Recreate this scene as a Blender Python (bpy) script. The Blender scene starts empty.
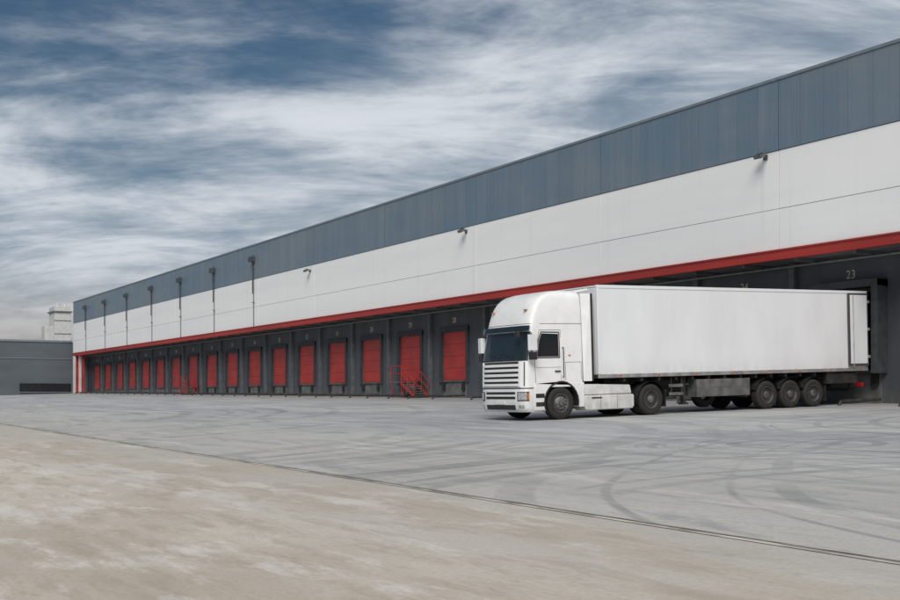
import bpy, bmesh, math, random
from mathutils import Vector, Matrix
random.seed(7)
S=bpy.context.scene
COL=S.collection
# world frame: +X goes into the warehouse, +Y runs along its front away from the camera
SX=0.032; SY=0.006
def cl(v,a,b): return min(max(v,a),b)
def zg(x,y=30.): return SX*cl(x,0.0,35.3)+SY*cl(y,0.,156.)
CAMZ=1.54
WN=(0.506,0.862)   # camera forward in (X,Y)

# ---------------------------------------------------------------- node helpers
def newmat(name):
    m=bpy.data.materials.new(name); m.use_nodes=True
    nt=m.node_tree; nt.nodes.clear()
    o=nt.nodes.new('ShaderNodeOutputMaterial'); b=nt.nodes.new('ShaderNodeBsdfPrincipled')
    nt.links.new(b.outputs[0],o.inputs[0])
    return m,nt,b
def setin(nt,sock,v):
    if isinstance(v,bpy.types.NodeSocket): nt.links.new(v,sock)
    else: sock.default_value=v
def math_(nt,op,a,b=None,c=None,clamp=False):
    n=nt.nodes.new('ShaderNodeMath'); n.operation=op; n.use_clamp=clamp
    setin(nt,n.inputs[0],a)
    if b is not None: setin(nt,n.inputs[1],b)
    if c is not None: setin(nt,n.inputs[2],c)
    return n.outputs[0]
def vmath(nt,op,a,b=None,out=0):
    n=nt.nodes.new('ShaderNodeVectorMath'); n.operation=op
    setin(nt,n.inputs[0],a)
    if b is not None: setin(nt,n.inputs[1],b)
    return n.outputs[out]
def dot(nt,a,b):
    n=nt.nodes.new('ShaderNodeVectorMath'); n.operation='DOT_PRODUCT'
    setin(nt,n.inputs[0],a); setin(nt,n.inputs[1],b); return n.outputs['Value']
def mixc(nt,f,a,b,mode='MIX'):
    n=nt.nodes.new('ShaderNodeMix'); n.data_type='RGBA'; n.blend_type=mode
    setin(nt,n.inputs[0],f); setin(nt,n.inputs[6],a); setin(nt,n.inputs[7],b); return n.outputs[2]
def noise(nt,vec,scale,detail=4,rough=.55,dist=0,dim='3D',w=None):
    n=nt.nodes.new('ShaderNodeTexNoise'); n.noise_dimensions=dim
    if vec is not None: nt.links.new(vec,n.inputs['Vector'])
    if w is not None: setin(nt,n.inputs['W'],w)
    n.inputs['Scale'].default_value=scale; n.inputs['Detail'].default_value=detail
    n.inputs['Roughness'].default_value=rough; n.inputs['Distortion'].default_value=dist
    return n.outputs[0]
def mapr(nt,v,a,b,c=0.,d=1.,smooth=True):
    n=nt.nodes.new('ShaderNodeMapRange'); n.interpolation_type='SMOOTHSTEP' if smooth else 'LINEAR'
    setin(nt,n.inputs[0],v)
    for i,x in enumerate((a,b,c,d)): n.inputs[i+1].default_value=x
    return n.outputs[0]
def mapping(nt,vec,scale=(1,1,1),rot=(0,0,0),loc=(0,0,0)):
    n=nt.nodes.new('ShaderNodeMapping'); nt.links.new(vec,n.inputs[0])
    n.inputs[1].default_value=loc; n.inputs[2].default_value=rot; n.inputs[3].default_value=scale
    return n.outputs[0]
def pos(nt): return nt.nodes.new('ShaderNodeNewGeometry').outputs['Position']
def objc(nt): return nt.nodes.new('ShaderNodeTexCoord').outputs['Object']
def c4(c): return (c[0],c[1],c[2],1)
def bump(nt,b,h,strength=.3,dist=.02):
    n=nt.nodes.new('ShaderNodeBump'); n.inputs['Strength'].default_value=strength
    n.inputs['Distance'].default_value=dist; nt.links.new(h,n.inputs['Height']); nt.links.new(n.outputs[0],b.inputs['Normal'])

def simple(name,col,rough=.5,metal=0,var=.15,scale=3.,coat=0,stretch=(1,1,1),spec=.5,dirt=None,bmp=0):
    m,nt,b=newmat(name); p=mapping(nt,objc(nt),stretch)
    n1=noise(nt,p,scale,3,.6)
    f=mapr(nt,n1,.3,.7,0,1)
    dk=[x*(1-var) for x in col]; lt=[min(1,x*(1+var*.5)) for x in col]
    c=mixc(nt,f,c4(dk),c4(lt))
    if dirt:
        z=nt.nodes.new('ShaderNodeSeparateXYZ'); nt.links.new(objc(nt),z.inputs[0])
        low=mapr(nt,z.outputs[2],dirt[0],dirt[1],1,0)
        dn=math_(nt,'MULTIPLY',low,mapr(nt,noise(nt,mapping(nt,objc(nt),(2,2,.6)),2.5,4,.65),.3,.7,.25,1))
        c=mixc(nt,math_(nt,'MULTIPLY',dn,dirt[2]),c,c4((.16,.135,.11)))
    nt.links.new(c,b.inputs['Base Color'])
    b.inputs['Metallic'].default_value=metal
    rr=mapr(nt,n1,.3,.7,max(.02,rough-.06),min(1,rough+.08)); nt.links.new(rr,b.inputs['Roughness'])
    b.inputs['Coat Weight'].default_value=coat; b.inputs['Coat Roughness'].default_value=.08
    b.inputs['Specular IOR Level'].default_value=spec
    if bmp: bump(nt,b,noise(nt,p,scale*8,3),bmp,.01)
    return m

# ---------------------------------------------------------------- materials
M={}
M['paint']=simple('truck_white_paint',(.82,.82,.81),.32,var=.04,coat=.4,dirt=(.2,1.2,.35))
M['trailer']=simple('trailer_white_panel',(.76,.77,.785),.42,var=.06,scale=.7,coat=.1,dirt=(1.0,2.0,.25),stretch=(1,1,.35))
M['skirt']=simple('skirt_paint',(.68,.68,.66),.4,var=.15,dirt=(.1,1.2,.45))
M['black']=simple('black_plastic',(.022,.022,.024),.5,var=.3)
M['chassis']=simple('chassis_dark',(.035,.033,.032),.65,var=.4)
M['rubber']=simple('tyre_rubber',(.022,.021,.02),.8,var=.4,scale=8,bmp=.3)
M['rim']=simple('wheel_rim_steel',(.16,.155,.15),.5,.4,var=.4,scale=6)
M['alu']=simple('aluminium',(.5,.5,.5),.4,.6,var=.2)
M['glassd']=simple('tinted_glass',(.018,.024,.028),.06,var=.1,spec=.7,coat=.3)
M['lens']=simple('headlamp_glass',(.45,.47,.5),.12,.3,var=.4,scale=14,coat=.6)
M['amber']=simple('amber_lens',(.6,.16,.02),.2,var=.1)
M['redl']=simple('red_lens',(.5,.02,.02),.2,var=.1)
M['plate']=simple('number_plate',(.75,.75,.7),.4,var=.05)
M['gasket']=simple('door_gasket',(.06,.06,.065),.6)
M['doorred']=simple('dock_door_red',(.42,.042,.034),.55,var=.2,scale=.9)
M['doorseam']=simple('dock_door_seam',(.16,.02,.018),.7)
M['beamred']=simple('red_fascia',(.36,.034,.027),.5,var=.2,scale=.7,stretch=(1,.15,1))
M['railred']=simple('railing_red_paint',(.36,.03,.025),.5,var=.15)
M['wallk']=simple('lower_wall_dark',(.075,.083,.094),.75,var=.25,scale=.8,stretch=(1,1,.4),dirt=(.9,2.2,.5))
M['pil']=simple('pilaster_grey',(.11,.115,.125),.7,var=.25)
M['soffit']=simple('soffit_panel',(.12,.12,.125),.7,var=.2,stretch=(1,.3,1))
M['frame']=simple('dock_shelter_grey',(.045,.048,.054),.75,var=.3)
M['conc']=simple('dock_concrete',(.14,.14,.14),.85,var=.3,scale=2)
M['coping']=simple('roof_coping',(.17,.20,.23),.5,var=.1)
M['num']=simple('door_number_paint',(.60,.52,.38),.6,var=.05)
M['roof']=simple('roof_membrane',(.2,.2,.2),.9)
M['white2']=simple('tower_white',(.55,.55,.54),.6,var=.15)
M['lamp']=simple('lamp_housing',(.06,.065,.07),.45,var=.2)
M['farwall']=simple('far_building_cladding',(.090,.105,.122),.7,var=.15,scale=.5,stretch=(.3,1,1))
M['win']=simple('window_dark',(.02,.022,.025),.15)
M['steelg']=simple('galvanised',(.20,.20,.20),.5,.5,var=.3)

def panel_white():
    m,nt,b=newmat('white_wall_panel'); p=pos(nt)
    n=noise(nt,mapping(nt,p,(1,.05,.5)),1.2,3,.6)
    c=mixc(nt,mapr(nt,n,.3,.7),c4((.78,.785,.79)),c4((.83,.83,.825)))
    st=noise(nt,mapping(nt,p,(1,2.2,.08)),1.0,4,.6)
    c=mixc(nt,mapr(nt,st,.56,.8,0,.2),c,c4((.45,.45,.44)))
    nt.links.new(c,b.inputs['Base Color']); b.inputs['Roughness'].default_value=.6
    return m
M['wwhite']=panel_white()
def panel_grey():
    m,nt,b=newmat('blue_grey_cladding'); p=pos(nt)
    sx=nt.nodes.new('ShaderNodeSeparateXYZ'); nt.links.new(p,sx.inputs[0])
    y=sx.outputs[1]; z=sx.outputs[2]
    yy=math_(nt,'DIVIDE',math_(nt,'SUBTRACT',y,32.02),1.115)
    pid=math_(nt,'FLOOR',yy)
    wn=nt.nodes.new('ShaderNodeTexWhiteNoise'); wn.noise_dimensions='1D'; nt.links.new(pid,wn.inputs['W'])
    c=mixc(nt,wn.outputs['Value'],c4((.150,.190,.228)),c4((.174,.214,.252)))
    big=math_(nt,'FLOOR',math_(nt,'DIVIDE',math_(nt,'SUBTRACT',y,32.02),11.15))
    wb=nt.nodes.new('ShaderNodeTexWhiteNoise'); wb.noise_dimensions='1D'; nt.links.new(big,wb.inputs['W'])
    c=mixc(nt,math_(nt,'MULTIPLY',wb.outputs['Value'],.35),c,c4((.125,.18,.23)))
    low=noise(nt,mapping(nt,p,(1,.08,.35)),1.0,4,.6)
    c=mixc(nt,mapr(nt,low,.42,.66,0,.5),c,c4((.095,.17,.25)))
    st=noise(nt,mapping(nt,p,(1,1.2,.12)),.8,4,.65)
    c=mixc(nt,mapr(nt,st,.42,.75,0,.4),c,c4((.23,.255,.275)))
    seam=math_(nt,'LESS_THAN',math_(nt,'FRACT',yy),.02)
    c=mixc(nt,math_(nt,'MULTIPLY',seam,.6),c,c4((.06,.08,.10)))
    nt.links.new(c,b.inputs['Base Color']); b.inputs['Roughness'].default_value=.42
    bump(nt,b,math_(nt,'SINE',math_(nt,'MULTIPLY',y,2*math.pi/.2787)),.12,.01)
    return m
M['wgrey']=panel_grey()

def tyre_marks(nt,p,arcs):
    wobn=math_(nt,'MULTIPLY',noise(nt,p,.14,1),1.2)
    brn=noise(nt,p,.15,3,.6)
    tot=None
    for (cx,cy,r0,r1,fr,th,bo) in arcs:
        d=vmath(nt,'SUBTRACT',p,(cx,cy,0)); d=vmath(nt,'MULTIPLY',d,(1,1,0))
        L=nt.nodes.new('ShaderNodeVectorMath'); L.operation='LENGTH'; nt.links.new(d,L.inputs[0]); L=L.outputs['Value']
        n1=noise(nt,None,fr,2,.6,dim='1D',w=math_(nt,'ADD',math_(nt,'ADD',L,wobn),cx*3.1))
        line=mapr(nt,n1,th,th+.09)
        mid=(r0+r1)/2
        m1=mapr(nt,L,r0,r0+(mid-r0)*.5); m2=mapr(nt,L,r1-(r1-mid)*.5,r1,1,0)
        v=math_(nt,'MULTIPLY',math_(nt,'MULTIPLY',line,mapr(nt,brn,bo,bo+.16 if bo<.5 else bo-.16)),math_(nt,'MULTIPLY',m1,m2))
        tot=v if tot is None else math_(nt,'MAXIMUM',tot,v)
    return tot
TAN=((.47,.41,.335),(.60,.545,.465))
def ground_mat():
    m,nt,b=newmat('apron_concrete'); p=pos(nt)
    big=noise(nt,mapping(nt,p,(.5,.16,1)),.9,4,.62,.3)
    c=mixc(nt,mapr(nt,big,.34,.66),c4(TAN[0]),c4(TAN[1]))
    st=noise(nt,mapping(nt,p,(2.2,.45,1),(0,0,-.25)),1.5,5,.72,.3)
    c=mixc(nt,mapr(nt,st,.44,.66,0,.65),c,c4((.36,.305,.24)))
    pl=noise(nt,mapping(nt,p,(1.4,.4,1),(0,0,.3),(5,3,0)),1.0,5,.72)
    c=mixc(nt,mapr(nt,pl,.50,.66,0,.7),c,c4((.70,.67,.62)))
    sx=nt.nodes.new('ShaderNodeSeparateXYZ'); nt.links.new(p,sx.inputs[0])
    gf=math_(nt,'MULTIPLY',mapr(nt,sx.outputs[0],3.5,7.5,0,.7),mapr(nt,big,.40,.58,.25,1))
    c=mixc(nt,gf,c,c4((.43,.415,.39)))
    fine=noise(nt,p,22,4,.75)
    c=mixc(nt,mapr(nt,fine,.38,.68,0,.30),c,c4((.27,.24,.21)))
    spot=noise(nt,p,2.3,4,.7)
    c=mixc(nt,mapr(nt,spot,.60,.72,0,.35),c,c4((.27,.24,.20)))
    nt.links.new(c,b.inputs['Base Color'])
    nt.links.new(mapr(nt,st,.3,.7,.6,.85),b.inputs['Roughness'])
    bump(nt,b,math_(nt,'ADD',fine,math_(nt,'MULTIPLY',st,.6)),.3,.008)
    return m
def yard_mat():
    m,nt,b=newmat('yard_concrete'); p=pos(nt)
    sx=nt.nodes.new('ShaderNodeSeparateXYZ'); nt.links.new(p,sx.inputs[0]); X=sx.outputs[0]
    big=noise(nt,mapping(nt,p,(.35,.12,1),(0,0,.2)),.9,4,.62,.5)
    c=mixc(nt,mapr(nt,big,.36,.62),c4((.37,.38,.39)),c4((.50,.495,.48)))
    pl=noise(nt,mapping(nt,p,(1.8,.28,1),(0,0,.25),(2,9,0)),.8,5,.72,.4)
    tanf=math_(nt,'MULTIPLY',mapr(nt,X,7,19,.8,0),mapr(nt,pl,.34,.56,.5,1))
    c=mixc(nt,tanf,c,c4((.50,.465,.41)))
    st=noise(nt,mapping(nt,p,(1.5,.28,1),(0,0,-.35)),1.0,5,.74,.6)
    c=mixc(nt,mapr(nt,st,.48,.66,0,.65),c,c4((.25,.26,.275)))
    c=mixc(nt,mapr(nt,pl,.54,.70,0,.7),c,c4((.63,.62,.60)))
    arcs=[(17.,15.5,.4,4.6,3.2,.50,.26),(12.,5.,4,16,1.9,.52,.36),(23.,1.,8,20,1.6,.53,.60),(5.,32.,8,22,1.3,.53,.38),(29.,14.,3,12,2.2,.51,.64),(0.,55.,10,30,.9,.53,.40)]
    a=tyre_marks(nt,p,arcs)
    a=math_(nt,'MULTIPLY',a,mapr(nt,math_(nt,'ADD',math_(nt,'MULTIPLY',pl,.5),math_(nt,'MULTIPLY',st,.5)),.40,.58,1,.35))
    c=mixc(nt,math_(nt,'MULTIPLY',a,.56),c,c4((.12,.125,.13)))
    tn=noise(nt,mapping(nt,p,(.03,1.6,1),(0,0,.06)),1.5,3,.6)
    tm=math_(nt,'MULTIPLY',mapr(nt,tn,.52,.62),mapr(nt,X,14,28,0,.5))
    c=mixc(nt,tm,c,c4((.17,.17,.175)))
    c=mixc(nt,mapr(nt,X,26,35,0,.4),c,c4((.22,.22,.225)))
    fine=noise(nt,p,20,4,.75)
    c=mixc(nt,mapr(nt,fine,.4,.68,0,.28),c,c4((.17,.17,.17)))
    nt.links.new(c,b.inputs['Base Color'])
    nt.links.new(mapr(nt,st,.3,.7,.5,.75),b.inputs['Roughness'])
    bump(nt,b,math_(nt,'ADD',fine,math_(nt,'MULTIPLY',st,.6)),.25,.008)
    return m
M['ground']=ground_mat(); M['yard']=yard_mat()
M['joint']=simple('joint_sealant',(.19,.175,.155),.8,var=.6,scale=2.5)
M['jointl']=simple('joint_edge_concrete',(.44,.41,.36),.85,var=.45,scale=1.5)
M['sjoint']=simple('slab_joint_filler',(.26,.26,.255),.85,var=.4,scale=1.5)

# ---------------------------------------------------------------- mesh builder
def parent_empty(name,loc=(0,0,0),rot=(0,0,0)):
    e=bpy.data.objects.new(name,None); e.empty_display_size=.5; e.location=loc; e.rotation_euler=rot; COL.objects.link(e); return e
class MB:
    def __init__(s): s.v=[];s.f=[];s.m=[];s.mats=[]
    def mi(s,k):
        if k not in s.mats: s.mats.append(k)
        return s.mats.index(k)
    def add(s,vs,fs,k):
        o=len(s.v); s.v+= [tuple(x) for x in vs]; i=s.mi(k)
        for f in fs: s.f.append([o+j for j in f]); s.m.append(i)
    def box(s,x0,x1,y0,y1,z0,z1,k,M_=None):
        vs=[Vector((x,y,z)) for x in(x0,x1) for y in(y0,y1) for z in(z0,z1)]
        if M_: vs=[M_@v for v in vs]
        s.add(vs,[(0,1,3,2),(4,6,7,5),(0,4,5,1),(2,3,7,6),(0,2,6,4),(1,5,7,3)],k)
    def prism(s,prof,y0,y1,k):
        n=len(prof); vs=[(x,y0,z) for x,z in prof]+[(x,y1,z) for x,z in prof]
        fs=[tuple(range(n)),tuple(range(2*n-1,n-1,-1))]+[(i,i+n,(i+1)%n+n,(i+1)%n) for i in range(n)]
        s.add(vs,fs,k)
    def tube(s,a,b,r,k,n=10,r2=None):
        a=Vector(a);b=Vector(b);d=(b-a).normalized(); r2=r if r2 is None else r2
        t=Vector((0,0,1)) if abs(d.z)<.9 else Vector((1,0,0)); e=d.cross(t).normalized(); g=d.cross(e)
        vs=[]
        for c,rr in((a,r),(b,r2)):
            for i in range(n):
                w=2*math.pi*i/n; vs.append(c+e*rr*math.cos(w)+g*rr*math.sin(w))
        s.add(vs,[(i,(i+1)%n,(i+1)%n+n,i+n) for i in range(n)]+[tuple(range(n-1,-1,-1)),tuple(range(n,2*n))],k)
    def grid(s,P,k,closed_u=False):
        nu=len(P);nv=len(P[0]); vs=[p for r in P for p in r]; fs=[]
        for i in range(nu-1):
            for j in range(nv-1 if not closed_u else nv):
                j2=(j+1)%nv; fs.append((i*nv+j,i*nv+j2,(i+1)*nv+j2,(i+1)*nv+j))
        s.add(vs,fs,k)
    def lathe(s,prof,cx,cz,k,n=48,flip=1,cy=0):
        P=[]
        for r,y in prof:
            P.append([(cx+r*math.cos(2*math.pi*i/n),cy+flip*y,cz+r*math.sin(2*math.pi*i/n)) for i in range(n)])
        s.grid(P,k,True)
    def build(s,name,parent=None,bevel=0,smooth=True,ang=35,seg=2):
        me=bpy.data.meshes.new(name); me.from_pydata(s.v,[],s.f)
        for k in s.mats: me.materials.append(M[k])
        me.polygons.foreach_set('material_index',s.m); me.update()
        bm=bmesh.new(); bm.from_mesh(me); bmesh.ops.recalc_face_normals(bm,faces=bm.faces); bm.to_mesh(me); bm.free()
        if smooth:
            me.polygons.foreach_set('use_smooth',[True]*len(me.polygons)); me.set_sharp_from_angle(angle=math.radians(ang))
        ob=bpy.data.objects.new(name,me); COL.objects.link(ob)
        if parent: ob.parent=parent
        if bevel:
            bv=ob.modifiers.new('bevel','BEVEL'); bv.width=bevel; bv.segments=seg; bv.limit_method='ANGLE'; bv.angle_limit=math.radians(40)
        return ob

# ---------------------------------------------------------------- ground
JX=7.42
b=MB()
xs=[-2500,-300,-60,0,35.3,60,300,2500]; ys=[-2500,-300,-60,0,60,156,300,3500]
b.grid([[(x,y,zg(x,y)) for y in ys] for x in xs],'ground'); b.build('ground')
b=MB()
xs=[JX+.03,12,20,28,35.25]; ys=[-60,-20,0,20,40,60,80,100,120,140,155.5]
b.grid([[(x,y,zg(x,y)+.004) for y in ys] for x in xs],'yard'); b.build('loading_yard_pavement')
b=MB()
b.grid([[(x,y,zg(x,y)+.009) for y in ys] for x in (JX-.012,JX+.032)],'joint')
b.grid([[(x,y,zg(x,y)+.006) for y in ys] for x in (JX-.10,JX-.014)],'jointl')
b.build('expansion_joint')
b=MB()
for y in [ -8,4,16,28,40,52,66,80,96,112,130]:
    b.grid([[(x,y+d,zg(x,y+d)+.007) for d in (0,.02)] for x in (JX+.06,14,22,30,35.2)],'sjoint')
for x in (16.2,25.5):
    b.grid([[(x+d,y,zg(x+d,y)+.009) for y in ys] for d in (0,.02)],'sjoint')
b.build('slab_joints')

# ---------------------------------------------------------------- warehouse
W=parent_empty('warehouse')
XF=33.6; XW=35.3; ROOF=13.96; BND=11.12; RT=7.25; RB=6.87; Y0=-45; Y1=154.3
joints=[]
yj=(44.6-17)/.862
step=11.15
k=yj
while k>Y0: joints.append(k); k-=step
k=yj+step
while k<Y1: joints.append(k); k+=step
joints=sorted(joints)
edges=[Y0]+joints+[Y1]
bw=MB(); bg=MB()
for a,c in zip(edges[:-1],edges[1:]):
    if c-a<.1: continue
    mid=8.85
    bw.box(XF,XF+.12,a+.016,c-.016,RT+.02,mid-.01,'wwhite')
    bw.box(XF,XF+.12,a+.016,c-.016,mid+.01,BND-.01,'wwhite')
    bg.box(XF-.03,XF+.10,a+.012,c-.012,BND+.01,ROOF-.12,'wgrey')
bw.build('white_wall_panels',W,.006); bg.build('blue_grey_cladding',W)
b=MB()
b.box(XF+.121,XF+.5,Y0,Y1,RB+.05,ROOF-.2,'gasket'); b.build('wall_core',W)
b=MB(); b.box(XF-.07,XF+.55,Y0,Y1+.05,ROOF-.12,ROOF,'coping'); b.build('roof_coping',W,.01)
b=MB(); b.box(XF+.55,XF+70,Y0,Y1,ROOF-.5,ROOF-.3,'roof')
b.box(XF+.5,XF+70,Y1-.3,Y1,.5,ROOF-.1,'wgrey'); b.box(XF+.5,XF+70,Y0,Y0+.3,.5,ROOF-.1,'wgrey'); b.box(XF+69.7,XF+70,Y0+.3,Y1-.3,.5,ROOF-.1,'wgrey')
b.build('roof_and_rear_walls',W)
b=MB(); b.box(XF-.10,XF+.15,Y0,Y1,RB,RT,'beamred'); b.box(XF-.14,XF-.1,Y0,Y1,RT-.05,RT+.01,'beamred');b.box(XF-.14,XF-.1,Y0,Y1,RB-.01,RB+.05,'beamred')
b.build('red_fascia_beam',W)
b=MB(); b.box(XF+.15,XW,Y0,Y1,RB+.02,RB+.05,'soffit')
y=Y0+1
while y<Y1:
    b.box(XF+.16,XW-.01,y,y+.12,RB-.12,RB+.018,'soffit'); y+=step/4
b.tube((XF+1.1,Y0,RB-.16),(XF+1.1,Y1,RB-.16),.05,'steelg')
b.build('canopy_soffit',W)
docks=[30.0-5.57*i for i in range(1,9)]+[30.0,35.57,41.14,46.7,52.3]+[59.6+5.57*i for i in range(0,17)]
docks=sorted(docks)
DB=2.56; DT=5.46; DW=1.42
bl=MB(); last=Y0
for d in docks:
    bl.box(XW,XW+.3,last,d-DW,.4,RB+.01,'wallk'); last=d+DW
    bl.box(XW,XW+.3,d-DW,d+DW,DT,RB+.01,'wallk')
    bl.box(XW,XW+.3,d-DW,d+DW,.4,DB-.1,'conc')
bl.box(XW,XW+.3,last,Y1,.4,RB+.01,'wallk')
bl.build('lower_wall',W)
b=MB()
for i in range(len(docks)-1):
    m=(docks[i]+docks[i+1])/2
    b.box(XW-.22,XW-.002,m-.14,m+.14,.5,RB+.015,'pil')
b.build('pilasters',W,.01)
bd=MB(); bf=MB(); bb=MB()
for d in docks:
    if abs(d-30)<.1: continue
    n=4; h=(DT-DB)/n
    bd.box(XW+.06,XW+.12,d-DW+.01,d+DW-.01,DB,DT-.003,'doorred')
    for i in range(1,n): bd.box(XW+.056,XW+.06,d-DW+.01,d+DW-.01,DB+i*h-.012,DB+i*h+.012,'doorseam')
    bd.box(XW+.121,XW+.2,d-DW,d+DW,DB,DT,'gasket')
for d in docks:
    z0=zg(35,d)
    tr=abs(d-30)<.1
    dep=.60 if tr else .10
    hw=1.40 if tr else DW
    top=5.60 if tr else DT
    bf.box(XW-dep,XW-.003,d-hw-.28,d-hw,DB-.15,top+.28,'frame'); bf.box(XW-dep,XW-.003,d+hw,d+hw+.28,DB-.15,top+.28,'frame')
    bf.box(XW-dep-.003,XW-.003,d-hw-.28,d+hw+.28,top+.02,top+.30,'frame')
    bf.box(XW-.10,XW+.3,d-1.1,d+1.1,DB-.1,DB-.02,'steelg')
    if DB-z0>.75:
      for s in(-1,1):
        bb.box(XW-.14,XW-.002,d+s*1.15-.13,d+s*1.15+.13,DB-.62,DB-.12,'rubber')
    for s in(-1,1):
        zz=zg(33,d)+.15; q=d+s*1.5
        bb.tube((XW-2.3,q,zz),(XW-.2,q,zz+.07),.06,'chassis')
        bb.tube((XW-2.3,q,zz),(XW-2.42,q,zz-.2),.06,'chassis')
bd.build('dock_doors',W); bf.build('dock_shelters',W,.01); bb.build('dock_bumpers_and_wheel_guides',W)
def text(body,y,z,size,parent,name):
    cu=bpy.data.curves.new(name,'FONT'); cu.body=body; cu.size=size; cu.align_x='CENTER'; cu.extrude=.004
    o=bpy.data.objects.new(name,cu); COL.objects.link(o); cu.materials.append(M['num']); o.parent=parent
    o.matrix_world=Matrix(((0,0,-1,XW-.012),(-1,0,0,y),(0,1,0,z),(0,0,0,1)))
for d in docks:
    n=23+round((d-30)/5.6); n = n if d>=29 else 23-round((30-d)/5.57)
    text(str(n),d,6.02 if abs(d-30)>.1 else 6.05,.46,W,'door_number_%d'%n)
bp=MB()
Yp=93.4
pipes=[]
while Yp<148:
    u=(Yp-17)/.862; pipes.append(u); Yp+=8.4
for u in pipes:
    bp.tube((XF-.14,u,BND-1.2),(XF-.14,u,ROOF-.9),.06,'lamp'); bp.box(XF-.45,XF-.035,u-.28,u+.28,ROOF-1.45,ROOF-1.05,'lamp')
    bp.tube((XF-.08,u,RT),(XF-.08,u,BND-1.2),.03,'steelg')
    for z in (9.2,12): bp.box(XF-.2,XF-.032,u-.11,u+.11,z,z+.06,'steelg')
bp.build('downpipes',W)
b=MB()
for i,y in enumerate([Y1-.6,Y1-2.2,Y1-3.8]):
    b.box(XF+.2,XF+.5,y-.3,y+.2,.6,RB,'beamred' if i!=1 else 'white2')
b.build('corner_posts',W)

def wall_lamp(u,z):
    e=parent_empty('wall_floodlight',(XF-.002,u,z))
    b=MB(); b.box(-.05,0,-.10,.10,-.10,.10,'lamp'); b.tube((-.04,0,0),(-.26,0,.06),.03,'steelg'); b.build('bracket',e)
    R=Matrix.Translation((-.34,0,.02))@Matrix.Rotation(math.radians(-28),4,'Y')
    b=MB(); b.box(-.15,.15,-.20,.20,-.05,.07,'steelg',R); b.box(-.12,.12,-.17,.17,-.065,-.052,'lens',R)
    for i in range(4): b.box(-.13+i*.075,-.115+i*.075,-.17,.17,.07,.10,'steelg',R)
    b.build('lamp_head',e,.01)
for u,z in ((32.7,10.95),(55.4,10.86),(77.3,10.7),(10.0,10.95)): wall_lamp(u,z)

def stair(uc):
    base=zg(34,uc); e=parent_empty('dock_staircase'); X0,X1=33.95,34.95; H=2.5-base
    b=MB(); p0,p1=uc-.1,uc+1.3
    b.box(X0,X1,p0,p1,base+H-.06,base+H,'steelg')
    for x in(X0+.04,X1-.04):
        for y in(p0+.05,p1-.05): b.box(x-.03,x+.03,y-.03,y+.03,base,base+H-.06,'railred')
    n=6
    for i in range(n):
        z=base+(i+1)*H/(n+1); y=p0-(n-i)*.28
        b.box(X0,X1,y,y+.26,z-.04,z,'steelg')
    b.build('steps',e)
    b=MB(); L=n*.28
    for x in(X0,X1):
        b.add([(x-.02,p0,base+H-.2),(x+.02,p0,base+H-.2),(x+.02,p0,base+H),(x-.02,p0,base+H),(x-.02,p0-L,base),(x+.02,p0-L,base),(x+.02,p0-L,base+.2),(x-.02,p0-L,base+.2)],
              [(0,1,2,3),(4,7,6,5),(0,4,5,1),(1,5,6,2),(2,6,7,3),(3,7,4,0)],'railred')
    b.build('stringers',e)
    b=MB()
    for x in (X0,X1):
        for h in (.5,1.0):
            b.tube((x,p0,base+H+h),(x,p0-L,base+h+.1),.026,'railred')
            if x==X0: b.tube((x,p0,base+H+h),(x,p1,base+H+h),.026,'railred')
        b.tube((x,p0,base+H),(x,p0,base+H+1),.026,'railred'); b.tube((x,p0-L,base),(x,p0-L,base+1.1),.026,'railred'); b.tube((x,p0-L/2,base+H/2),(x,p0-L/2,base+H/2+1.05),.026,'railred')
        b.tube((x,p1,base+H),(x,p1,base+H+1),.026,'railred')
    for h in(.5,1.0): b.tube((X0,p1,base+H+h),(X1,p1,base+H+h),.026,'railred')
    b.build('handrails',e)
for u in (64.0,109.3): stair(u)

# ---------------------------------------------------------------- distant buildings
F=parent_empty('annex_building')
b=MB(); b.box(-40,XF+.3,156,176,.2,8.7,'farwall'); b.build('walls',F)
b=MB(); b.box(-40.1,XF+.2,155.9,176.1,8.7,8.95,'coping'); b.box(-40,XF+.2,155.93,155.99,6.5,6.6,'coping'); b.build('parapet',F)
b=MB()
for i in range(7):
    x=XF-3.2-i*9.6
    b.box(x-3.2,x+3.2,155.9,155.98,2.2,3.3,'win'); b.box(x-3.25,x+3.25,155.86,155.9,2.12,2.2,'coping')
b.build('windows',F)
T=parent_empty('cooling_tower')
b=MB()
b.box(36.2,38.6,179,183,.5,15.2,'white2'); b.box(36.0,38.8,178.8,183.2,14.3,14.5,'steelg'); b.box(34.9,36.2,179.5,182,.5,12.2,'white2')
b.tube((36.9,180,15.2),(36.9,180,15.7),.35,'white2',16); b.tube((38.0,180.5,15.2),(38.0,180.5,15.6),.3,'white2',16)
for z in (11,13): b.box(36.15,38.65,178.95,179,z,z+.12,'steelg')
b.build('tower_body',T,.03)

# ---------------------------------------------------------------- truck
TX=19.4; TY=29.93
TILT=.0305
TR=parent_empty('semi_trailer_truck',(TX,TY,zg(TX,TY)+.012),(0,-math.atan(TILT),0))
TAB=[(.26,.08,.34,1.20,.82),(.34,.02,.36,1.235,.82),(.45,.0,.36,1.25,.82),(.90,.0,.36,1.25,.82),(1.0,.02,.36,1.248,2.3),(1.80,.05,.34,1.248,2.3),(1.90,.06,.34,1.246,2.3),
     (2.30,.13,.32,1.238,2.3),(2.70,.21,.31,1.228,2.3),(2.86,.25,.31,1.222,2.3),(3.1,.32,.31,1.215,2.3),(3.3,.39,.32,1.208,2.3),(3.5,.48,.34,1.196,2.3),(3.66,.59,.37,1.178,2.3),(3.78,.72,.41,1.155,2.3),(3.87,.88,.45,1.11,2.29),(3.93,1.10,.46,1.03,2.27),(3.97,1.38,.42,.92,2.22)]
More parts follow.
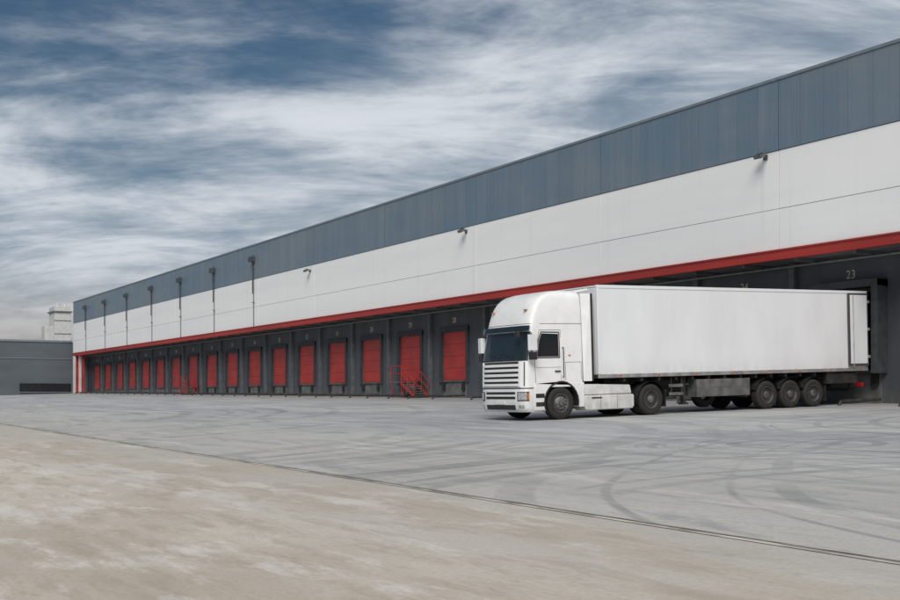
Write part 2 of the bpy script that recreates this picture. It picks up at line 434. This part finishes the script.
def par(z):
    if z<=TAB[0][0]: return TAB[0][1:]
    for a,c in zip(TAB[:-1],TAB[1:]):
        if z<=c[0]:
            t=(z-a[0])/(c[0]-a[0]); return [a[i]+(c[i]-a[i])*t for i in range(1,5)]
    return TAB[-1][1:]
PE=4.5
def fp(psi,z,off=0):
    xf,rf,w,xr=par(z); s=math.sin(psi);c=math.cos(psi)
    r=(abs(c)**PE+abs(s)**PE)**(-1/PE); a=r*c;bb_=r*s
    x=xf+rf*(1-a); y=w*bb_
    gx=-abs(a)**(PE-1)/rf; gy=math.copysign(abs(bb_)**(PE-1)/w,bb_); L=math.hypot(gx,gy)
    return (x+gx/L*off,y+gy/L*off,z)
def frange(a,b,n): return [a+(b-a)*i/n for i in range(n+1)]
def shell(mb,zs,k,xr=None,cap=True):
    P=[]
    for z in zs:
        xf,rf,w,r_=par(z); R=xr or r_
        row=[(R,-w*.9,z),(R-.06,-w,z)]+[(R+(xf+rf-R)*t,-w,z) for t in(.33,.66)]
        row+=[fp(math.radians(q),z) for q in frange(-90,90,36)]
        row+=[(R+(xf+rf-R)*t,w,z) for t in(.66,.33)]+[(R-.06,w,z),(R,w*.9,z)]
        P.append(row)
    mb.grid(P,k,True)
    if cap:
        for row in(P[0],P[-1]): mb.add(row,[tuple(range(len(row)))],k)
def fpatch(mb,p0,p1,z0,z1,off,th,k,n=None,nz=None):
    n=n or max(2,int(abs(p1-p0)/4)); nz=nz or max(1,int((z1-z0)/.1))
    ps=[math.radians(q) for q in frange(p0,p1,n)]; zs=frange(z0,z1,nz)
    A=[[fp(q,z,off+th) for q in ps] for z in zs]; B=[[fp(q,z,off) for q in ps] for z in zs]
    mb.grid(A,k)
    mb.grid([A[0],B[0]],k); mb.grid([A[-1],B[-1]],k)
    mb.grid([[r[0] for r in A],[r[0] for r in B]],k); mb.grid([[r[-1] for r in A],[r[-1] for r in B]],k)
def side(mb,poly,off,k,s=-1):
    mb.add([(x,s*(par(z)[2]+off),z) for x,z in poly],[tuple(range(len(poly)))],k)
def sidestrip(mb,pts,wd,off,k,s):
    for (x0,z0),(x1,z1) in zip(pts[:-1],pts[1:]):
        dx,dz=x1-x0,z1-z0;L=math.hypot(dx,dz);nx,nz=-dz/L*wd/2,dx/L*wd/2
        side(mb,[(x0+nx,z0+nz),(x1+nx,z1+nz),(x1-nx,z1-nz),(x0-nx,z0-nz)],off,k,s)
b=MB()
zs=sorted(set([round(t[0],3) for t in TAB if t[0]>=1.0]+[round(1.0+.1*i,3) for i in range(29)]))
shell(b,zs,'paint'); b.build('cab_shell',TR,ang=50)
b=MB(); shell(b,[.26,.30,.34,.39,.45,.6,.75,.90,.965],'paint',xr=.80); b.build('front_bumper',TR,ang=50)
b=MB(); fpatch(b,-88,88,.955,1.005,-.03,.012,'black')
fpatch(b,-63,63,1.86,2.70,-.005,.011,'glassd',nz=10)
fpatch(b,-63,63,1.82,1.86,.0,.010,'black',nz=1)
b.build('windscreen',TR,ang=60)
b=MB(); fpatch(b,-57,57,2.72,2.88,.02,.10,'glassd',nz=2); b.build('sun_visor',TR,ang=50)
b=MB()
fpatch(b,-58,58,2.93,2.945,-.004,.007,'gasket',nz=1)
b.build('roof_seam',TR)
b=MB()
fpatch(b,-41,41,1.03,1.80,-.005,.012,'black')
for i in range(5):
    z=1.05+i*.15; fpatch(b,-41,41,z,z+.080,.007,.040,'paint',nz=1)
for s in(-1,1): fpatch(b,s*41,s*44,1.03,1.80,.0,.045,'paint',nz=6)
fpatch(b,-34,34,.66,.88,-.005,.012,'black'); fpatch(b,-34,34,.74,.80,.007,.03,'paint',nz=1)
fpatch(b,-34,34,.33,.48,-.005,.012,'black')
b.build('grille',TR,.004,ang=40)
b=MB()
for s in(-1,1):
    fpatch(b,s*38,s*70,.60,.88,-.004,.014,'black'); fpatch(b,s*40,s*60,.63,.86,.008,.016,'lens'); fpatch(b,s*62,s*69,.64,.84,.008,.014,'amber')
    fpatch(b,s*40,s*52,.38,.48,-.004,.012,'lens')
    fpatch(b,s*50,s*53,1.05,1.78,-.004,.006,'gasket')
b.build('headlamps',TR,ang=50)
b=MB(); fpatch(b,-12,12,.50,.61,.0,.02,'plate',nz=1); b.build('number_plate',TR)
b=MB()
for y0 in(-.75,.05):
    for i in range(6):
        ps=[math.radians(q) for q in (y0*38+i*5,y0*38+(i+1)*5)]
        b.tube(fp(ps[0],1.93+i*.022,.03),fp(ps[1],1.93+(i+1)*.022,.03),.012,'black',6)
b.build('wipers',TR)
arch=[]
for i in range(0,17):
    a=math.radians(205-i*(205-(-12))/16); arch.append((1.42+.63*math.cos(a),.52+.63*math.sin(a)))
prof=[(.42,.30),(.78,.30)]+arch+[(2.12,.36),(2.30,.36),(2.30,1.12),(.42,1.12)]
b=MB()
for s in(-1,1):
    y0,y1=(s*.72,s*1.255); b.prism(prof,min(y0,y1),max(y0,y1),'paint')
b.build('lower_cab_sides',TR,.012)
b=MB()
for s in(-1,1):
    P=[[(1.42+.615*math.cos(a),y,.52+.615*math.sin(a)) for a in [math.radians(205-i*13.5) for i in range(17)]] for y in (s*.7,s*1.272)]
    P2=[[(1.42+.66*math.cos(a),y,.52+.66*math.sin(a)) for a in [math.radians(205-i*13.5) for i in range(17)]] for y in (s*1.272,s*1.253)]
    b.grid(P,'black'); b.grid([P[1],P2[0]],'black'); b.grid(P2,'black')
    for z in(.42,.68): b.box(.47,.79,min(s*1.20,s*1.26),max(s*1.20,s*1.26),z,z+.13,'black')
b.build('wheel_arches_and_steps',TR)
b=MB()
for s in(-1,1):
    side(b,[(.56,1.93),(1.36,1.93),(1.36,2.62),(.74,2.64),(.64,2.42)],.004,'glassd',s)
    sidestrip(b,[(.53,1.90),(1.39,1.90),(1.39,2.67),(.72,2.68),(.61,2.43),(.53,1.90)],.035,.006,'black',s)
    sidestrip(b,[(.48,1.13),(.46,1.85),(.66,2.74),(1.44,2.74),(1.44,1.13)],.014,.003,'gasket',s)
    sidestrip(b,[(1.60,1.2),(1.60,1.75),(2.2,1.75),(2.2,1.2)],.012,.003,'gasket',s)
    sidestrip(b,[(.70,2.935),(2.28,2.935)],.014,.003,'gasket',s)
    sidestrip(b,[(.5,1.60),(1.44,1.60)],.010,.003,'gasket',s)
    y=s*1.247
    b.box(1.20,1.40,min(y,y+s*.035),max(y,y+s*.035),1.46,1.50,'black')
    y=s*1.235
    b.box(1.72,1.80,min(y,y+s*.03),max(y,y+s*.03),1.95,1.98,'amber')
    b.tube((1.50,y+s*.07,1.3),(1.50,y+s*.07,2.2),.014,'black'); b.tube((1.50,y,1.3),(1.50,y+s*.07,1.3),.014,'black'); b.tube((1.50,y-s*.03,2.2),(1.50,y+s*.07,2.2),.014,'black')
b.build('doors_and_side_windows',TR)
b=MB()
for s in(-1,1):
    R=Matrix.Translation((.26,s*1.44,0))@Matrix.Rotation(s*math.radians(-12),4,'Z')
    b.box(-.07,.09,-.12,.12,2.12,2.60,'paint',R); b.box(.0905,.095,-.10,.10,2.15,2.57,'glassd',R)
    b.box(-.06,.08,-.11,.11,1.84,2.07,'black',R); b.box(.0805,.085,-.09,.09,1.86,2.05,'glassd',R)
    for z in(2.08,2.63): b.tube((.40,s*1.19,z),(.26,s*1.40,z),.02,'black')
    b.tube((.26,s*1.40,1.84),(.26,s*1.40,2.65),.02,'black')
b.build('mirrors',TR,.025)
b=MB(); b.tube((.30,-1.0,2.75),(.0,-1.02,2.70),.015,'black'); b.box(-.06,.04,-1.13,-.93,2.5,2.7,'black'); b.build('kerb_mirror',TR,.02)
b=MB()
for s in(-1,1):
    b.add([(2.305,s*1.235,1.15),(2.62,s*1.24,1.15),(2.62,s*1.23,3.88),(2.305,s*1.14,3.88),(2.305,s*1.20,1.15),(2.62,s*1.21,1.15),(2.62,s*1.20,3.88),(2.305,s*1.10,3.88)],
      [(0,1,2,3),(4,7,6,5),(0,4,5,1),(1,5,6,2),(2,6,7,3),(3,7,4,0)],'paint')
    b.box(2.622,2.70,min(s*1.18,s*1.235),max(s*1.18,s*1.235),1.15,3.88,'black')
b.add([(2.2,-1.02,3.975),(2.62,-1.1,4.05),(2.62,1.1,4.05),(2.2,1.02,3.975),(2.2,-1.02,3.92),(2.62,-1.1,3.99),(2.62,1.1,3.99),(2.2,1.02,3.92)],[(0,1,2,3),(7,6,5,4),(0,4,5,1),(1,5,6,2),(2,6,7,3),(3,7,4,0)],'paint')
b.build('air_deflectors',TR)
b=MB()
for y in(-.9,.9): b.box(.36,.44,y-.06,y+.06,3.36,3.39,'amber')
b.build('roof_marker_lamps',TR)
b=MB()
for s in(-1,1): b.box(.9,6.0,s*.42-.04,s*.42+.04,.78,1.02,'chassis')
for x in(2.5,3.4,4.3,5.7): b.box(x,x+.1,-.4,.4,.82,.98,'chassis')
b.box(1.33,1.50,-.9,.9,.42,.56,'chassis'); b.box(4.9,5.1,-.9,.9,.4,.6,'chassis')
b.box(.9,2.2,-.6,.6,.75,1.3,'chassis')
b.box(4.4,5.4,-.5,.5,1.03,1.10,'chassis'); b.tube((4.9,0,1.1),(4.9,0,1.20),.45,'chassis',24)
b.tube((5.9,-.9,.75),(5.9,.9,.75),.05,'chassis'); b.box(5.95,6.0,-1.1,-.75,.7,.85,'chassis')
b.build('tractor_chassis',TR,.01)
b=MB()
for s in(-1,1):
    a,c=sorted((s*.62,s*1.22))
    b.prism([(2.34,.32),(2.40,.24),(4.22,.24),(4.30,.32),(4.30,.66),(4.26,.70),(2.34,.70)],a,c,'skirt')
    a,c=sorted((s*.62,s*1.17))
    b.prism([(2.36,.715),(4.25,.715),(4.18,1.0),(2.42,1.06),(2.36,1.0)],a,c,'skirt')
b.build('side_fairings',TR,.03)
b=MB()
for s in(-1,1):
    for x in (2.95,3.6): b.box(x,x+.012,*sorted((s*1.217,s*1.223)),.27,.69,'gasket')
    b.box(2.6,3.0,*sorted((s*1.21,s*1.232)),.60,.64,'black')
b.tube((2.42,-.5,1.1),(2.42,-.5,2.3),.06,'alu'); b.tube((2.45,.2,1.5),(2.8,.2,1.35),.03,'black'); b.tube((2.45,.0,1.6),(2.8,.0,1.4),.03,'redl')
b.build('fairing_seams_and_lines',TR)

def wheel(cx,cy,s,name,front=False,dual=False,r=.50):
    b=MB(); w=.30
    prof=[(r*.57,.0),(r*.66,-.012),(r*.80,-.022),(r*.93,-.010),(r*.985,.02),(r,.05)]
    for i in range(1,5):
        y=.05+(w-.1)*i/5; prof+=[(r,y-.008),(r-.018,y-.006),(r-.018,y+.006),(r,y+.008)]
    prof+=[(r,w-.05),(r*.985,w-.02),(r*.93,w+.01),(r*.66,w+.01),(r*.57,w)]
    b.lathe(prof,cx,r,'rubber',56,-s,cy)
    if dual: b.lathe([(rr,yy+.34) for rr,yy in prof],cx,r,'rubber',40,-s,cy)
    if front: rp=[(r*.57,.0),(r*.575,-.01),(r*.55,-.012),(r*.53,.03),(r*.46,.06),(r*.40,.03),(r*.30,-.02),(r*.22,-.03),(r*.20,-.07),(r*.12,-.085),(.001,-.088)]
    else: rp=[(r*.57,.0),(r*.575,-.01),(r*.55,-.012),(r*.53,.05),(r*.50,.15),(r*.42,.17),(r*.30,.165),(r*.28,.10),(r*.24,.02),(r*.16,.0),(.001,-.002)]
    b.lathe(rp,cx,r,'rim',40,-s,cy)
    for i in range(10):
        a=2*math.pi*i/10; rr=r*.335; yb=.0 if front else .165
        x=cx+rr*math.cos(a); z=r+rr*math.sin(a); b.tube((x,cy-s*yb,z),(x,cy-s*(yb-.035),z),.016,'alu',8)
        a+=math.pi/10; rr=r*.455; x=cx+rr*math.cos(a); z=r+rr*math.sin(a); yy=.058 if front else .155
        b.tube((x,cy-s*(yy+.0),z),(x,cy-s*(yy-.012),z),.030,'black',10)
    b.tube((cx,cy-s*.05,r),(cx,cy-s*(w+.05),r),r*.55,'chassis',24)
    b.build(name,TR,ang=40)
for s,nm in((-1,'near'),(1,'far')):
    wheel(1.42,s*1.22,s,'front_wheel_'+nm,front=True)
    wheel(5.0,s*1.22,s,'drive_wheel_'+nm,dual=True)
    for i,x in enumerate((10.15,11.30,12.45)): wheel(x,s*1.24,s,'trailer_wheel_%s_%d'%(nm,i+1),front=False,r=.49)
b=MB()
for s in(-1,1):
    a0,a1=sorted((s*.60,s*1.24))
    rows=[[(5.0+rr*math.cos(a),y,.5+rr*math.sin(a)) for a in [math.radians(190-i*10) for i in range(21)]] for rr,y in((.58,a0),(.58,a1),(.55,a1),(.55,a0))]
    b.grid(rows,'black')
    for x in (10.15,11.30,12.45):
        rows=[[(x+rr*math.cos(a),y,.49+rr*math.sin(a)) for a in [math.radians(160-i*10) for i in range(15)]] for rr,y in((.565,a0),(.565,a1),(.54,a1),(.54,a0))]
        b.grid(rows,'black')
    b.box(5.58,5.60,a0,a1,.25,.7,'rubber'); b.box(13.05,13.07,a0,a1,.2,.75,'rubber')
b.build('mudguards',TR)

ZB,ZT=1.23,4.15; XA,XB=2.85,15.28; HW=1.275
b=MB(); b.box(XA+.02,XB-.02,-HW+.012,HW-.012,ZB+.1,ZT-.06,'trailer'); b.build('trailer_box',TR,.01)
b=MB()
for s in(-1,1):
    b.box(XA,XB,*sorted((s*(HW-.05),s*(HW+.004))),ZB,ZB+.12,'alu')
    b.box(XA,XB,*sorted((s*(HW-.08),s*(HW+.004))),ZT-.10,ZT,'trailer')
    b.box(XA,XA+.10,*sorted((s*(HW-.1),s*(HW+.008))),ZB+.122,ZT-.102,'trailer')
    b.box(XB-.10,XB,*sorted((s*(HW-.1),s*(HW+.008))),ZB+.122,ZT-.102,'alu')
    for i in range(8):
        x=XA+.8+i*1.6; b.box(x,x+.1,*sorted((s*HW,s*(HW+.016))),ZB+.04,ZB+.09,'amber')
b.box(XA,XB,-HW+.08,HW-.08,ZT-.059,ZT-.01,'trailer'); b.box(XA+.02,XB-.03,-HW+.06,HW-.06,ZB-.01,ZB+.098,'chassis')
b.box(XA,XA+.02,-HW+.1,HW-.1,ZB+.12,ZT-.1,'trailer')
b.build('trailer_rails_and_posts',TR,.008)
b=MB(); b.box(2.52,2.845,-.85,.85,2.35,3.75,'trailer'); b.box(2.50,2.52,-.7,.7,2.5,3.0,'black'); b.box(2.50,2.52,-.7,.7,3.1,3.6,'black'); b.build('refrigeration_unit',TR,.05)
b=MB()
for s in(-1,1):
    b.box(14.20,15.24,*sorted((s*(HW+.03),s*(HW+.075))),1.42,4.06,'gasket'); b.box(14.28,15.17,*sorted((s*(HW+.0755),s*(HW+.085))),1.50,3.99,'trailer')
    b.tube((14.42,s*(HW+.10),1.4),(14.42,s*(HW+.10),4.0),.016,'alu')
    for z in(1.7,2.7,3.7): b.box(15.18,15.29,*sorted((s*(HW+.01),s*(HW+.11))),z,z+.1,'alu')
b.build('open_rear_door_leaves',TR,.006)
b=MB()
for s in(-1,1): b.box(3.6,15.1,s*.55-.05,s*.55+.05,.95,1.22,'chassis')
for i in range(16): b.box(3.9+i*.72,3.98+i*.72,-1.2,1.2,1.10,1.22,'chassis')
for x in(10.15,11.3,12.45): b.box(x-.07,x+.07,-1.0,1.0,.42,.56,'chassis'); b.box(x-.5,x+.1,-.6,-.45,.5,.62,'chassis'); b.box(x-.45,x-.3,-.62,-.42,.5,.95,'chassis')
b.box(15.0,15.12,-1.2,1.2,.50,.62,'chassis')
for s in(-1,1):
    b.box(14.9,15.0,s*.7-.05,s*.7+.05,.5,1.22,'chassis'); b.box(15.13,15.15,*sorted((s*.75,s*1.15)),.66,.8,'redl')
    b.box(6.55,6.68,*sorted((s*.85,s*1.0)),.35,1.22,'chassis'); b.box(6.50,6.73,*sorted((s*.8,s*1.05)),.28,.35,'chassis')
    b.box(13.2,14.8,*sorted((s*1.0,s*1.18)),.80,1.20,'chassis')
b.tube((6.6,-.9,.8),(6.6,.9,.8),.03,'steelg'); b.tube((6.6,-1.0,.95),(6.6,-1.2,.95),.015,'steelg')
b.tube((9.55,-.85,.6),(9.55,.85,.6),.17,'chassis',20)
b.build('trailer_underframe',TR,.008)
b=MB()
for s in(-1,1):
    a,c=sorted((s*.75,s*1.235))
    b.box(6.95,9.35,a,c,.52,1.10,'steelg'); 
    b.box(7.0,9.3,*sorted((s*1.2352,s*1.242)),.57,.79,'steelg'); b.box(7.0,9.3,*sorted((s*1.2352,s*1.242)),.82,1.06,'steelg')
    for z in(.55,.82): b.box(5.8,6.4,*sorted((s*1.15,s*1.18)),z+.05,z+.15,'steelg')
    for x in(5.9,6.35): b.box(x,x+.05,*sorted((s*1.11,s*1.15)),.6,1.2,'chassis')
b.build('pallet_boxes_and_side_guards',TR,.01)
b=MB()
b.lathe([(.26,.0),(.45,-.02),(.49,.05),(.49,.22),(.40,.27),(.26,.25)],8.1,.62,'rubber',40,1,-.4)
b.build('spare_wheel',TR)

# ---------------------------------------------------------------- light and sky
SUN_AZ=(-.62,-.78); EL=math.radians(44)
h=math.hypot(*SUN_AZ); sd=Vector((SUN_AZ[0]/h*math.cos(EL),SUN_AZ[1]/h*math.cos(EL),math.sin(EL)))
L=bpy.data.lights.new('sun','SUN'); L.energy=2.9; L.angle=math.radians(36); L.color=(1,.955,.895)
lo=bpy.data.objects.new('sun',L); COL.objects.link(lo); lo.rotation_euler=sd.to_track_quat('Z','Y').to_euler(); lo.location=sd*60
w=bpy.data.worlds.new('World'); S.world=w; w.use_nodes=True; nt=w.node_tree; nt.nodes.clear()
out=nt.nodes.new('ShaderNodeOutputWorld'); bg=nt.nodes.new('ShaderNodeBackground'); nt.links.new(bg.outputs[0],out.inputs[0])
bg.inputs[1].default_value=.105
sky=nt.nodes.new('ShaderNodeTexSky'); sky.sky_type='NISHITA'; sky.sun_disc=False; sky.sun_elevation=EL
sky.sun_rotation=math.atan2(SUN_AZ[0],SUN_AZ[1]); sky.air_density=1; sky.dust_density=1
d=nt.nodes.new('ShaderNodeTexCoord').outputs['Generated']
R=(.862,-.506,0); F_=(.506,.862,0)
sp=nt.nodes.new('ShaderNodeSeparateXYZ'); nt.links.new(d,sp.inputs[0]); z=math_(nt,'MAXIMUM',sp.outputs[2],0.)
den=math_(nt,'ADD',z,.24)
dr=dot(nt,d,R); df=dot(nt,d,F_)
u=math_(nt,'DIVIDE',dr,den); v=math_(nt,'DIVIDE',df,den)
cv=nt.nodes.new('ShaderNodeCombineXYZ'); nt.links.new(u,cv.inputs[0]); nt.links.new(v,cv.inputs[1]); cv=cv.outputs[0]
n1=noise(nt,mapping(nt,cv,(1.5,2.0,1),(0,0,.45),(1.3,.4,0)),1.0,6,.58,.4)
n2=noise(nt,mapping(nt,cv,(1.8,5.2,1),(0,0,.75),(3,1,0)),1.0,7,.66,.5)
n3=noise(nt,mapping(nt,cv,(2.6,4.0,1),(0,0,-.60),(7,4,0)),1.0,6,.64,.4)
bias=math_(nt,'MULTIPLY_ADD',dr,.34,mapr(nt,z,.12,.33,.20,-.02))
dens=math_(nt,'ADD',math_(nt,'ADD',math_(nt,'MULTIPLY',n1,.60),math_(nt,'MULTIPLY',n2,.27)),math_(nt,'ADD',math_(nt,'MULTIPLY',n3,.25),bias))
mask=mapr(nt,dens,.42,.72)
tint=mixc(nt,1.,sky.outputs[0],c4((.29,.38,.42)),'MULTIPLY')
cn=mapr(nt,math_(nt,'ADD',math_(nt,'MULTIPLY',n2,.5),math_(nt,'MULTIPLY',n1,.5)),.38,.60)
cc=mixc(nt,cn,c4((3.3,3.85,4.5)),c4((6.1,6.5,7.0)))
cc=mixc(nt,mapr(nt,dens,.66,.86,0,.7),cc,c4((7.2,7.45,7.75)))
c=mixc(nt,mask,tint,cc)
hz=math_(nt,'MULTIPLY',mapr(nt,z,.0,.13,1,0),mapr(nt,dr,-.45,.1,.92,.6))
c=mixc(nt,hz,c,c4((3.6,3.15,2.8)))
nt.links.new(c,bg.inputs[0])

# ---------------------------------------------------------------- camera
cam=bpy.data.cameras.new('camera'); co=bpy.data.objects.new('camera',cam); COL.objects.link(co)
cam.sensor_width=36; cam.lens=46.; cam.shift_y=.1078; cam.clip_end=8000; cam.clip_start=.1
co.location=(0,0,CAMZ); co.rotation_euler=(math.radians(90),0,math.atan2(-WN[0],WN[1]))
S.camera=co
S.view_settings.view_transform='Standard'; S.view_settings.look='None'; S.view_settings.exposure=0; S.view_settings.gamma=1
